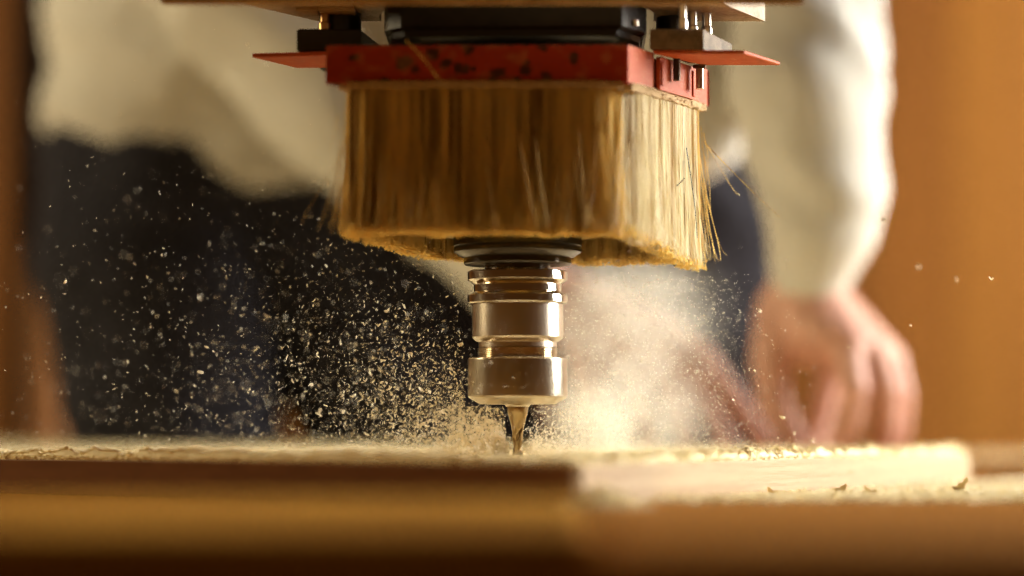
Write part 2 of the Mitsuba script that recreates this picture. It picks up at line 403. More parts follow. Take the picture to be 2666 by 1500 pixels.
fc = np.vstack([qd[:, [0, 1, 2]], qd[:, [0, 2, 3]], [[nz * na, k, (k + 1) % na] for k in range(na)], [[nz * na + 1, (nz - 1) * na + (k + 1) % na, (nz - 1) * na + k] for k in range(na)]])
obj('router_bit__cutter', trimesh.Trimesh(V, fc, process=False), 'bit_carbide', 35)
tag('router_bit', 'thin twisted router bit under the collet nut, cutting the board', 'router bit')

# ------------------------------------------------------------------ brush skirt: red sheet frame in a skewed box, bristles hanging on four sides
ZR0, ZR1 = 0.2264, 0.2504
FL, FR, BR = W(849, 160, 1.480)[:2], W(1631, 160, 1.478)[:2], W(1846, 240, 1.59)[:2]
BL = FL + (BR - FR)
SHEET = 0.0025


def wall_poly(p, q, t):
    """strip of thickness t to the left of p -> q"""
    d = (q - p) / np.linalg.norm(q - p); n = np.array([-d[1], d[0]])
    return [p, q, q + t * n, p + t * n]


side_d = (BR - FR) / np.linalg.norm(BR - FR); side_n = np.array([side_d[1], -side_d[0]])
obj('brush_skirt__front_plate', prism(wall_poly(FL, FR, SHEET), ZR0, ZR1, .0009), 'red_paint', 30, label='dark red front plate with black spots')


def side_panel(s0, s1, z0, z1, off, t, rc=0.003):
    """sheet standing on the right side, from s0 to s1 metres behind the front corner, its upper corners rounded"""
    sh = sbox(s0, z0, s1, z1).buffer(-rc).buffer(rc)
    m = trimesh.creation.extrude_polygon(sh, t, engine='earcut')
    v = np.array(m.vertices)
    w = FR[None] + v[:, :1] * side_d[None] + (off - v[:, 2:3]) * side_n[None]
    m2 = trimesh.Trimesh(np.c_[w, v[:, 1]], m.faces, process=False)
    trimesh.repair.fix_normals(m2)
    return m2


SL = float(np.linalg.norm(BR - FR))
obj('brush_skirt__side_plate', cat(side_panel(0.0026, 0.040, ZR0, ZR1, 0, SHEET, .0012), side_panel(0.036, SL * .995, ZR0, ZR0 + .0215, -0.0026, SHEET, .003)), 'red_lit', 30)
obj('brush_skirt__side_plate', side_panel(SL * .80, SL, ZR0 + .0002, ZR0 + .0245, 0.0001, SHEET, .0035), 'red_lit', 30)
obj('brush_skirt__back_plate', prism(wall_poly(BR, BL, SHEET), ZR0, ZR1, .0009), 'red_paint', 30)
obj('brush_skirt__side_plate', prism(wall_poly(BL + (FL - BL) * .02, FL + (BL - FL) * .02, SHEET), ZR0, ZR1, .0009), 'red_paint', 30)
# flat tabs left and right, the right one on an angle bracket
ZTAB = 0.2486
rt = [W(1700, 128, 1.505)[:2], W(1938, 128, 1.505)[:2], W(2031, 158, 1.553)[:2], W(1830, 158, 1.553)[:2]]
obj('brush_skirt__tab', prism(rt, ZTAB, ZTAB + .0024, .0005), 'red_lit', 30, label='red tab at the right, lit edge')
lt = [W(657, 146, 1.518)[:2], W(870, 146, 1.508)[:2], W(905, 170, 1.563)[:2], W(771, 170, 1.563)[:2]]
obj('brush_skirt__tab', prism(lt, ZTAB - .0003, ZTAB + .0023, .0005), 'red_lit', 30, label='red tab at the left')
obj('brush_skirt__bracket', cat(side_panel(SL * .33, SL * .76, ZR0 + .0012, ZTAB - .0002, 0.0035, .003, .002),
    side_panel(SL * .34, SL * .37, ZR0 + .004, ZTAB - .003, .0046, .0012, .0004), side_panel(SL * .72, SL * .75, ZR0 + .003, ZTAB - .003, .0046, .0012, .0004)), 'red_lit', 30)


def hexbolt(key, x, y, ztop, zhead, zend, r, rh, mhead, mrod):
    """bolt hanging down: hexagon head under the plate, then the threaded rod"""
    head = tm(m3.Manifold.cylinder(ztop - zhead, rh * .93, rh, 6).rotate([0, 0, 12]).translate([x, y, zhead]))
    n = int((zhead - zend) / .0007)
    p = [(0, zend)]
    for k in range(n):
        z = zend + (zhead - zend) * k / n; h = (zhead - zend) / n
        p += [(r * .84, z), (r, z + h * .35), (r, z + h * .6), (r * .84, z + h * .98)]
    rod = lathe(p + [(0, zhead)], x, y, 20)
    k1 = obj(key, head, mhead)
    obj(k1 + '__thread', rod, mrod, 20)


b1, b2 = W(1822, 190, 1.553), W(1762, 180, 1.527)
zrow = lambda v, d: W(1333, v, d)[2]
hexbolt('brush_skirt__bolt', b1[0], b1[1], ZTAB, zrow(178, 1.553), zrow(232, 1.553), .0027, .0047, 'dark_bolt', 'bolt_steel')
hexbolt('brush_skirt__bolt', b2[0], b2[1], ZTAB, zrow(152, 1.527), zrow(211, 1.527), .0024, .0040, 'dark_bolt', 'dark_bolt')
tag('brush_skirt', 'red framed brush skirt of golden bristles around the spindle', 'brush')

# crusty strip of glue and dust where the bristles enter the frame
def crust(p, q, zt, zb, thick, n):
    t = rng.uniform(0, 1, n)
    d = (q - p) / np.linalg.norm(q - p); nn = np.array([d[1], -d[0]])
    o = rng.uniform(-thick, thick, n)
    w = p[None] + (q - p)[None] * t[:, None] + nn[None] * o[:, None]
    P = np.c_[w, rng.uniform(zb, zt, n)]
    base = []
    for k in range(24):
        aa, bb = p + (q - p) * k / 24, p + (q - p) * (k + 1) / 24
        h = zb + rng.uniform(0, .0012)
        base.append(tm(m3.Manifold.hull_points(np.array([[*(x + nn * s * (thick - .0004)), z] for x in (aa, bb) for s in (-1, 1) for z in (h, zt)]))))
    return cat(base, flakes(P, rng.uniform(.0005, .0012, n), .7))


ins = 0.0085                                 # bristle wall lies this far inside the sheet
cen = (FL + FR + BR + BL) / 4


def inset(p):
    e1 = (FR - FL) / np.linalg.norm(FR - FL)
    return p


iFL = FL + (FR - FL) * .056 + (BL - FL) * .05
iFR = FR - (FR - FL) * .030 + (BR - FR) * .05
iBR = BR - (FR - FL) * .034 - (BR - FR) * .04
iBL = BL + (FR - FL) * .056 - (BL - FL) * .04
for k, (p, q) in enumerate(((iFL, iFR), (iFR, iBR), (iBR, iBL), (iBL, iFL))):
    obj('brush_skirt__crust', crust(p, q, ZR0 + .001, ZR0 - (.0035 if k != 1 else .0042), .0085 if k == 0 else .0075, 1800 if k < 2 else 300), 'felt_dust', kind='stuff', label='crusty strip of glue and dust above the bristles')


def bristles(p, q, n, zb0, zb1, thick, outward, rag=.004, seed=0, tipflare=0.0, wave=.006):
    g = np.random.default_rng(seed)
    t = g.uniform(-.004, 1.004, n)
    d = (q - p) / np.linalg.norm(q - p); L = np.linalg.norm(q - p)
    nn = np.array([d[1], -d[0]]) * outward
    o = g.uniform(-1, 1, n) * thick
    s = t * L
    rc = .017
    back = np.clip(rc - s, 0, rc) ** 2 / (2 * rc) + np.clip(rc - (L - s), 0, rc) ** 2 / (2 * rc)
    root = p[None] + (q - p)[None] * t[:, None] + nn[None] * (o - back)[:, None]
    clump = meshkit.noise(np.c_[s * 130, o * 200, np.full(n, seed + .5)]) - .5
    clump2 = meshkit.noise(np.c_[s * 420, o * 300, np.full(n, seed + 9.5)]) - .5
    lean = clump * .0075 + clump2 * .006 + g.normal(0, .0013, n)
    wild = g.uniform(0, 1, n) < .085
    lean = np.where(wild, lean + g.normal(0, .011, n), lean)
    lean = np.where(t > .9, np.minimum(lean, (1.004 - t) * L + .0005), lean)
    push = (meshkit.noise(np.c_[s * 90, o * 0 + seed, np.full(n, 3.5)]) - .45) * wave + (meshkit.noise(np.c_[s * 240, o * 0 + seed, np.full(n, 5.5)]) - .5) * wave * .6 + g.normal(0, .0012, n) + np.where(wild, np.abs(g.normal(0, wave, n)), 0)
    flr = np.abs(g.normal(.8, .6, n))
    zb = zb0 + (zb1 - zb0) * t + (meshkit.fbm(np.c_[s * 60, np.full(n, seed * 3.3), o * 80], 3) - .5) * rag * 2.4 + np.abs(g.normal(0, rag * .7, n)) * g.choice([1, -.35], n)
    ztop = ZR0 + .002
    f = np.array([0, .3, .6, .8, .9, .96, 1.0])
    P = np.zeros((n, len(f), 3))
    for k, x in enumerate(f):
        w = root + d[None] * (lean * x ** 1.4)[:, None] + nn[None] * (push * x ** 1.8 + tipflare * flr * x ** 9)[:, None]
        P[:, k] = np.c_[w, ztop + (zb - ztop) * x]
    bend = g.normal(0, .0018, (n, 2)) * (g.uniform(0, 1, n) < .55)[:, None]
    P[:, -1, :2] += bend; P[:, -2, :2] += bend * .35
    P[:, -1, 2] += np.hypot(*bend.T) * .5
    r = g.uniform(.00016, .00030, n)
    return tubes(P, r[:, None] * np.array([1, 1, 1, 1, .9, .8, .5])[None])


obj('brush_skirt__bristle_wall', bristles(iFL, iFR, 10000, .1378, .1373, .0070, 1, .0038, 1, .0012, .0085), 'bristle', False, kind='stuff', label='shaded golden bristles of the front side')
obj('brush_skirt__bristle_wall', bristles(iFR, iBR, 8000, .1365, .1215, .0060, 1, .0045, 2, .0, .002), 'bristle_lit', False, kind='stuff', label='brightly lit pale bristles of the right side')
obj('brush_skirt__bristle_wall', bristles(iBR, iBL, 6000, .1245, .1275, .0060, 1, .0050, 3), 'bristle', False, kind='stuff', label='bristles of the far side')
obj('brush_skirt__bristle_wall', bristles(iBL, iFL, 5000, .1280, .1378, .0060, 1, .0048, 4, .0, .003), 'bristle', False, kind='stuff', label='bristles of the left side')


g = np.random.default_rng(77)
tip_flakes = []  # yellow flakes along the lower edge stand in for light glowing through the tips
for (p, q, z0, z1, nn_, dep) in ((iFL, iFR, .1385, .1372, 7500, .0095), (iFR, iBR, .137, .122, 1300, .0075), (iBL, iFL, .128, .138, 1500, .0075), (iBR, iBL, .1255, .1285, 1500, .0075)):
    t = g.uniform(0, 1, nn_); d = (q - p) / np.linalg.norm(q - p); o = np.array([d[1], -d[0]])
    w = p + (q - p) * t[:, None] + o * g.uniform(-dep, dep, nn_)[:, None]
    tip_flakes.append(np.c_[w, z0 + (z1 - z0) * t + np.abs(g.normal(0, .0028, nn_)) - .0025 + (meshkit.fbm(np.c_[w * 90, t * 0], 3) - .5) * .006])
tip_flakes = np.vstack(tip_flakes)
obj('brush_skirt__tip_glow_flakes', flakes(tip_flakes, g.uniform(.0004, .0015, len(tip_flakes)), .6), 'tip_glow_yellow', False, kind='stuff', label='yellow flakes painting the glow of the bristle tips')


def hair(pts, r, m='bristle', lab=None):
    P = np.array([W(*p) for p in pts])
    tt = np.linspace(0, 1, 14)
    c = np.stack([np.interp(tt, np.linspace(0, 1, len(P)), P[:, k]) for k in range(3)], -1)
    for _ in range(3):
        c[1:-1] = (c[:-2] + 2 * c[1:-1] + c[2:]) / 4
    obj('brush_skirt__stray_hair', tubes(c[None], np.linspace(r, r * .6, 14)[None], 4), m, label=lab)


hair([(1833, 365, 1.585), (1870, 430, 1.58), (1912, 500, 1.58), (1925, 508, 1.58)], .00022, 'bristle', 'thin pale hair curving out at the right')
hair([(1835, 372, 1.565), (1900, 440, 1.55), (1980, 520, 1.53), (2030, 565, 1.52)], .00028, 'bristle', 'long golden hair pointing down to the right')
hair([(1058, 106, 1.468), (1105, 155, 1.467), (1150, 216, 1.466)], .0007, 'bristle', 'thick golden strand lying across the red front plate')
hair([(1787, 385, 1.553), (1800, 470, 1.552), (1811, 550, 1.552), (1815, 620, 1.552)], .00032, 'black_hair', 'long black hair among the right bristles')
hair([(1762, 484, 1.535), (1772, 475, 1.535), (1782, 464, 1.535)], .00038, 'black_hair', 'short black bit on the right bristles')
for (u0, v0, u1, v1, d) in ((1832, 345, 1842, 470, 1.58), (1828, 380, 1850, 560, 1.58), (1836, 420, 1834, 660, 1.585), (1825, 330, 1838, 620, 1.58), (1815, 560, 1838, 690, 1.575), (883, 330, 866, 560, 1.475),
                            (884, 420, 862, 610, 1.475), (880, 300, 858, 390, 1.475), (884, 480, 870, 600, 1.47)):
    hair([(u0, v0, d), ((u0 * .4 + u1 * .6) + 6, v0 * .5 + v1 * .5, d), (u1, v1, d)], .00020)

# ------------------------------------------------------------------ machine head above: cover board, carrier plate, rods, clamps
q0, q1 = W(415, 8, 1.44), W(2092, 8, 1.44)
obj('gantry_carriage__cover_board', bx((q0[0], q0[1], q0[2]), (q1[0], q1[1] + .008, q0[2] + .08), .0012), 'cover_board', 30, label='dusty brown cover board across the top')
ZC = .2782
cp = [W(600, 0, 1.487)[:2], W(1884, 5, 1.497)[:2], W(1992, 50, 1.562)[:2], W(830, 48, 1.562)[:2]]
ring = Polygon(cp).difference(Polygon([(TX + .088 * math.cos(t), TY + .088 * math.sin(t)) for t in np.linspace(0, 6.28, 64)[:-1]]))
for g in getattr(ring, 'geoms', [ring]):
    m = trimesh.creation.extrude_polygon(g, .016, engine='earcut')
    m.apply_translation((0, 0, ZC))
    obj('gantry_carriage__carrier_plate', m, 'carrier_metal')
# left side
a, b = W(770, 28, 1.505), W(922, 28, 1.505)
obj('gantry_carriage__bracket', cat(bx((a[0], a[1], a[2]), (a[0] + .013, a[1] + .02, ZC)), bx((a[0] + .0135, a[1] - .001, a[2] + .0005), (b[0], a[1] + .02, ZC))), 'carrier_metal', label='grey bracket block at the left')
a = W(886, 60, 1.535)
obj('gantry_carriage__guide_rod', lathe([(0, .2500), (.0125, .2500), (.0132, .2508), (.0132, ZC), (0, ZC)], a[0], a[1], 48), 'black_metal', 40)
a = W(846, 70, 1.52)
obj('gantry_carriage__bolt', lathe([(0, a[2] - .0026), (.0032, a[2] - .0026), (.0039, a[2] - .0018), (.0039, a[2] + .002), (.003, a[2] + .003), (.003, ZC), (0, ZC)], a[0], a[1], 32), 'brass', 30, label='brass coloured bolt head at the left')
a, b, c_, d_ = W(773, 100, 1.512), W(940, 100, 1.512), W(1010, 100, 1.60), W(840, 100, 1.60)
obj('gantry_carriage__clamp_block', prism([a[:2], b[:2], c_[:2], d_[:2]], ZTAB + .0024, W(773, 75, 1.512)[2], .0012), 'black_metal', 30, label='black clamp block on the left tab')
# right side
a, b = W(1692, 100, 1.505), W(1831, 100, 1.505)
c_, d_ = W(1905, 110, 1.562), W(1790, 110, 1.562)
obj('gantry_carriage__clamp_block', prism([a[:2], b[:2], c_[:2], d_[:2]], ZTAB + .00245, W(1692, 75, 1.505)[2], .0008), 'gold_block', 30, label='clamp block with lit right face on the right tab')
ztb = W(1692, 75, 1.505)[2]
for (u, d, r) in ((1777, 1.50, .0032), (1803, 1.525, .0036), (1840, 1.53, .0036)):
    p = W(u, 60, d)
    obj('gantry_carriage__bolt', lathe([(0, ztb - .001), (r, ztb - .001), (r, ztb + .004), (r * .9, ztb + .005), (r * .8, ztb + .0055), (r * .8, ZC + .001), (0, ZC + .001)], p[0], p[1], 32), 'bolt_steel', 30, label='shiny steel bolt at the right')
p = W(1762, 50, 1.55)
obj('gantry_carriage__guide_rod', lathe([(0, ztb - .002), (.0132, ztb - .002), (.0132, ZC), (0, ZC)], p[0], p[1], 48), 'black_metal', 40)
tag('gantry_carriage', 'dusty gantry carriage with cover board, carrier plate and black clamp blocks', 'gantry carriage')

# ------------------------------------------------------------------ person leaning over the table
PD = 2.2


def J(u, v, d=PD):
    return W(u, v, d)


def folds(t, amp, freq, seed, direction=(0.5, 0.2, 0.85)):
    n = np.array(t.vertex_normals); v = np.array(t.vertices)
    d = np.array(direction) / np.linalg.norm(direction)
    wv = meshkit.fbm(v * freq * .35, 3, seed)
    ph = (v @ d) * freq + wv * 5.5
    h = (np.sin(ph) * .5 + .5) ** 1.6 - .4 + (meshkit.fbm(v * freq * .5, 3, seed + 5) - .5) * 1.2
    t.vertices = v + n * (amp * h)[:, None]
    return t


# trousers: hips, one leg straight down at the left, the other set out to the right and back
hipL, hipR = J(420, 520), J(900, 600)
tr = chain([J(430, 380, 2.25), J(400, 700), J(470, 1150), np.array([J(490, 0)[0], .68, -.55]), np.array([J(480, 0)[0], .70, -.84])], [.115, .108, .095, .075, .065])
tr = tr + chain([J(860, 430, 2.3), J(930, 720, 2.27), J(1120, 1150, 2.27), np.array([.0, .75, -.4]), np.array([.02, .78, -.84])], [.115, .118, .11, .08, .065])
tr = tr + m3.Manifold.batch_hull([m3.Manifold.sphere(.115, 20).translate(list(J(430, 400, 2.25))), m3.Manifold.sphere(.118, 20).translate(list(J(860, 440, 2.28))), m3.Manifold.sphere(.10, 20).translate(list(J(840, 700, 2.25)))])
tr = tr + chain([J(900, 560, 2.4), J(1560, 480, 2.32), J(1710, 540, 2.22), J(1730, 1000, 2.26), np.array([.26, .82, -.84])], [.11, .13, .125, .10, .065])
trm = folds(soften(tr, .014, 10), .006, 55, 3, (.3, .1, .9))
obj('person__trousers', trm, 'trouser_cloth', True)
for fx, fy in ((J(480, 0)[0], .68), (.02, .76), (.36, .98)):
    pass
for (fx, fy) in ((J(480, 0)[0], .70), (.26, .84)):
    obj('person__shoe', soften(chain([(fx, fy + .05, -.855), (fx, fy - .06, -.865), (fx, fy - .16, -.875)], [.043, .04, .024]), .012, 6), 'leather', True)

# shirt: trunk from the hem up to the shoulders, the sleeve at the right in front, the other sleeve behind the spindle
sh = m3.Manifold.batch_hull([m3.Manifold.sphere(r, 24).translate(list(p)) for p, r in (
    (J(455, 250, 2.23), .120), (J(830, 310, 2.25), .120), (J(660, -150, 2.22), .155), (J(1100, -100, 2.28), .15), (J(520, 60, 2.24), .138))])
sh = sh + m3.Manifold.batch_hull([m3.Manifold.sphere(r, 24).translate(list(p)) for p, r in (
    (J(640, -150, 2.22), .155), (J(1100, -100, 2.28), .15), (J(900, -800, 2.15), .14), (J(1550, -700, 2.2), .14), (J(1400, -250, 2.3), .15))])
sh = sh + m3.Manifold.batch_hull([m3.Manifold.sphere(r, 24).translate(list(p)) for p, r in (
    (J(1100, -100, 2.3), .14), (J(1500, 60, 2.30), .12), (J(1800, 300, 2.06), .060), (J(1700, 200, 2.15), .07), (J(1700, -350, 2.25), .12))])
sh = sh + chain([J(1500, -800, 2.2), J(1950, -650, 2.1), J(2106, -150, 2.02), J(2104, 230, 1.97), J(2146, 560, 1.965), J(2104, 722, 1.98)], [.10, .085, .066, .066, .052, .0365])
sh = sh + chain([J(900, -800, 2.12), J(480, -260, 2.10), J(840, 270, 2.06), J(1190, 590, 2.04), J(1335, 735, 2.02)], [.10, .078, .058, .043, .034])
shm = soften(sh, .011, 8)
def cloth(t):
    n = np.array(t.vertex_normals); v = np.array(t.vertices)
    d = np.array((.50, .1, .86)); d /= np.linalg.norm(d)
    w1 = meshkit.fbm(v * 5, 2, 11); w2 = meshkit.fbm(v * 9, 2, 14)
    a = v @ d
    ridge = lambda x: 1 - np.abs(2 * (x - np.floor(x)) - 1)
    h = .012 * ridge(a * 5.2 + w1 * 2.6) ** 1.5 + .005 * ridge(a * 11 + w2 * 3.0) ** 2
    sleeve = np.clip((v[:, 0] - .13) / .05, 0, 1)
    # along the sleeve the folds run round the arm
    hs = .0065 * ridge(v[:, 2] * 13 + v[:, 0] * 9 + w2 * 2.5) ** 1.5
    t.vertices = v + n * (h * (1 - sleeve) + hs * sleeve - .006)[:, None]
    trimesh.smoothing.filter_taubin(t, lamb=.5, nu=.52, iterations=6)
    return t


shm = cloth(soften(sh, .009, 8))
obj('person__shirt', shm, 'shirt_cloth', True, label='beige long sleeved shirt with creases')

# skin: neck, head, forearms and hands as one continuous body inside the clothes
HD = 1.92


def finger(pts, r):
    return chain(pts, r, seg=14)


def H(u, v, d=HD):
    return W(u, v, d + .06)


body = chain([J(900, -600, 2.2), J(1200, -900, 2.15), J(1230, -1150, 2.05)], [.09, .065, .055])
body = body + chain([J(900, -600, 2.2), J(1950, -650, 2.1), J(2120, -150, 2.03), J(2122, 230, 1.98), J(2155, 520, 1.985), H(2085, 735)], [.09, .05, .04, .038, .028, .026])
body = body + chain([J(900, -600, 2.2), J(480, -260, 2.10), J(840, 270, 2.06), J(1190, 590, 2.04), H(1420, 760, 2.0)], [.09, .05, .04, .033, .027])
# right hand: back of the hand slopes down to the knuckles, fingers stand on the board, thumb at the left
rw = H(2085, 735)
palm = m3.Manifold.batch_hull([m3.Manifold.sphere(r, 16).translate(list(p)) for p, r in ((rw, .025), (H(2130, 850, 1.905), .024), (H(2070, 870, 1.93), .024), (H(2215, 900, 1.89), .0135), (H(2275, 905, 1.905), .0135), (H(2322, 935, 1.93), .012), (H(2040, 830, 1.94), .019), (H(2190, 890, 1.95), .013))])
body = body + palm
body = body + finger([H(2205, 905, 1.89), H(2225, 1010, 1.875), H(2215, 1100, 1.885), H(2180, 1165, 1.895)], [.0130, .0115, .0098, .0085])
body = body + finger([H(2265, 905, 1.90), H(2305, 1010, 1.885), H(2310, 1100, 1.895), H(2290, 1180, 1.905)], [.0130, .0118, .0100, .0088])
body = body + finger([H(2318, 930, 1.925), H(2345, 1030, 1.915), H(2343, 1110, 1.925), H(2325, 1180, 1.93)], [.0118, .0105, .0092, .0080])
body = body + finger([H(2185, 890, 1.955), H(2160, 990, 1.965), H(2130, 1110, 1.965), H(2120, 1180, 1.96)], [.0125, .0108, .0090, .0075])
body = body + finger([H(2040, 800, 1.93), H(2005, 930, 1.925), H(2015, 1050, 1.92), H(2075, 1160, 1.915)], [.0225, .0165, .0140, .0105])
# left hand: spread on the board behind the dust
lw = H(1420, 760, 2.0)
palm = m3.Manifold.batch_hull([m3.Manifold.sphere(r, 16).translate(list(p)) for p, r in ((lw, .026), (H(1560, 830, 1.98), .027), (H(1690, 850, 1.97), .016), (H(1740, 890, 1.965), .016), (H(1720, 930, 1.97), .015), (H(1640, 950, 1.975), .015), (H(1540, 900, 1.98), .019))])
body = body + palm
body = body + finger([H(1700, 850, 1.97), H(1820, 930, 1.96), H(1900, 1030, 1.965), H(1985, 1150, 1.97)], [.0155, .0130, .0112, .0095])
body = body + finger([H(1735, 885, 1.965), H(1800, 980, 1.955), H(1850, 1080, 1.96), H(1890, 1165, 1.965)], [.0150, .0125, .0108, .0092])
body = body + finger([H(1715, 925, 1.97), H(1745, 1010, 1.955), H(1770, 1090, 1.96), H(1795, 1170, 1.965)], [.0145, .0122, .0106, .0090])
body = body + finger([H(1640, 945, 1.975), H(1660, 1030, 1.965), H(1680, 1100, 1.965), H(1695, 1170, 1.965)], [.0135, .0115, .0098, .0083])
body = body + finger([H(1520, 880, 1.975), H(1530, 980, 1.955), H(1560, 1080, 1.945), H(1590, 1165, 1.945)], [.0180, .0145, .0122, .0100])
# head with nose, chin, ears
hc = J(1240, -1420, 2.0)
head = m3.Manifold.sphere(.078, 28).scale([.98, 1.18, 1.2]).translate(list(hc))
head = head + m3.Manifold.batch_hull([m3.Manifold.sphere(.05, 20).translate([hc[0], hc[1] - .02, hc[2] - .03]), m3.Manifold.sphere(.024, 16).translate([hc[0], hc[1] - .062, hc[2] - .098])])
head = head + m3.Manifold.batch_hull([m3.Manifold.sphere(.007, 12).translate([hc[0], hc[1] - .088, hc[2] + .01]), m3.Manifold.sphere(.013, 12).translate([hc[0], hc[1] - .102, hc[2] - .03])])
for s in (-1, 1):
    head = head + m3.Manifold.sphere(.028, 14).scale([.35, .7, 1.1]).translate([hc[0] + s * .078, hc[1] + .01, hc[2] - .01])
head = head + chain([(hc[0] - .02, hc[1] - .080, hc[2] - .062), (hc[0] + .02, hc[1] - .080, hc[2] - .062)], [.009, .009])
body = body + head + chain([J(1230, -1150, 2.05), hc], [.055, .06])
bm = soften(body, .0042, 8)
obj('person__body', bm, 'skin', True)
hr = m3.Manifold.sphere(.084, 28).scale([1.02, 1.2, 1.2]).translate([hc[0], hc[1] + .008, hc[2] + .012]) ^ (m3.Manifold.cube([.4, .4, .4], True).translate([hc[0], hc[1] + .14, hc[2] + .1]) + m3.Manifold.cube([.4, .4, .4], True).translate([hc[0], hc[1], hc[2] + .255]))
obj('person__hair', soften(hr, .008, 4), 'hair', True)
for s in (-1, 1):
    e = trimesh.creation.icosphere(2, .011); e.apply_translation((hc[0] + s * .031, hc[1] - .080, hc[2] + .012))
    obj('person__eye', e, 'hair', True)
tag('person', 'person in beige shirt and dark navy trousers leaning with both hands on the boards', 'person')

# ------------------------------------------------------------------ sawdust lying on the board and the table
def heap(a0, a1, b0, b1, na_, nb_, zbase, hfun):
    A, B = np.meshgrid(np.linspace(a0, a1, na_), np.linspace(b0, b1, nb_), indexing='ij')
    xy = C[None, None] + A[..., None] * E1 + B[..., None] * E2
    h = hfun(A, B)
    v = np.concatenate([xy, (zbase + h)[..., None]], -1).reshape(-1, 3)
    i, j = np.meshgrid(np.arange(na_ - 1), np.arange(nb_ - 1), indexing='ij')
    k = i * nb_ + j
    f = np.stack([k, k + nb_, k + nb_ + 1, k + 1], -1).reshape(-1, 4)
    return trimesh.Trimesh(v, np.vstack([f[:, [0, 1, 2]], f[:, [0, 2, 3]]]), process=False)


tb = C - np.array([TX, TY])                  # the bit in board coordinates
TA, TB = -(tb @ E1), -(tb @ E2)


def top_h(A, B):
    n1 = meshkit.fbm(np.stack([A * 55, B * 55, A * 0], -1), 4, 3)
    n2 = meshkit.fbm(np.stack([A * 260, B * 260, A * 0 + 4], -1), 3, 8)
    near = np.exp(-((A - TA) ** 2 + (B - TB) ** 2) / .05 ** 2)
    edge = np.minimum(np.minimum(A, LA - A), np.minimum(B, LB - B))
    left = np.exp(-(A / .03) ** 2) * np.clip((B - .03) / .1, 0, 1)
    n3 = meshkit.fbm(np.stack([A * 120, B * 120, A * 0 + 9], -1), 3, 21)
    h = (n1 - .45) * .0045 + (n3 - .5) * .004 + (n2 - .5) * .0032 + near * .002 + left * (.002 + (n1 - .4) * .005) + .0020 + np.exp(-((B - .012) / .016) ** 2) * np.clip((A - .05) / .1, 0, 1) * (n3 * .0045)
    h = h * (1 - .75 * near)
    hole = np.exp(-((A - TA) ** 2 + (B - TB) ** 2) / .006 ** 2)
    return np.where(edge < .0035, np.minimum(h, .0012 + n2 * .001 * (edge > .001)), h) * np.clip(edge / .004, 0, 1) - .0008 * (edge <= .0005) - hole * .003


bed = heap(0.0003, LA - .0003, .0003, LB - .0003, 300, 600, ZB, top_h)


def scatter(n, a0, a1, b0, b1, zbase, hfun, s0, s1, bias=None):
    A, B = rng.uniform(a0, a1, n), rng.uniform(b0, b1, n)
    if bias:
        keep = rng.uniform(0, 1, n) < bias(A, B)
        A, B = A[keep], B[keep]
    h = hfun(A, B)
    S = np.exp(rng.uniform(np.log(s0), np.log(s1), len(A)))
    ok = h > -.0004
    A, B, h, S = A[ok], B[ok], h[ok], S[ok]
    xy = C[None] + A[:, None] * E1 + B[:, None] * E2
    return flakes(np.c_[xy, zbase + h + S * .35], S)


obj('sawdust_bed', cat(bed, scatter(60000, .001, LA - .001, .001, .6, ZB, top_h, .0004, .0018),
    scatter(16000, -.0005, .016, 0, .7, ZB, top_h, .0005, .0020), scatter(26000, .001, .06, .1, .75, ZB, top_h, .0004, .0016), scatter(6000, 0, LA, -.0005, .012, ZB, top_h, .0004, .0015)), 'bed_dust', False,
    label='pale sawdust heaped on the top of the cut board', cat='sawdust', kind='stuff')


def ledge_h(X, Y):
    n1 = meshkit.fbm(np.stack([X * 70, Y * 70, X * 0 + 2], -1), 4, 13)
    n2 = meshkit.fbm(np.stack([X * 320, Y * 320, X * 0 + 6], -1), 3, 18)
    edge = Y + .148 + (n1 - .5) * .02
    B = (X - C[0]) * E2[0] + (Y - C[1]) * E2[1]
    f = np.clip(edge / .008, 0, 1)
    h = ((n1 - .25) * .0050 + (n2 - .5) * .0022) * np.where(edge < .05, 1, .7) + .0003
    return np.where((f > 0) & (B < -.0002), h * np.sqrt(f), -.0012)


gx, gy = np.meshgrid(np.linspace(.02, .75, 420), np.linspace(-.165, .40, 240), indexing='ij')
v = np.stack([gx, gy, ZT + ledge_h(gx, gy)], -1).reshape(-1, 3)
i_, j_ = np.meshgrid(np.arange(419), np.arange(239), indexing='ij')
k_ = (i_ * 240 + j_).ravel()
f_ = np.stack([k_, k_ + 240, k_ + 241, k_ + 1], -1)
lb = trimesh.Trimesh(v, np.vstack([f_[:, [0, 1, 2]], f_[:, [0, 2, 3]]]), process=False)


def ledge_scatter(n, y0, y1, s0, s1):
    X, Y = rng.uniform(.02, .6, n), rng.uniform(y0, y1, n)
    h = ledge_h(X, Y); ok = h > 0
    S = np.exp(rng.uniform(np.log(s0), np.log(s1), n))
    return flakes(np.c_[X, Y, ZT + h + S * .4][ok], S[ok])


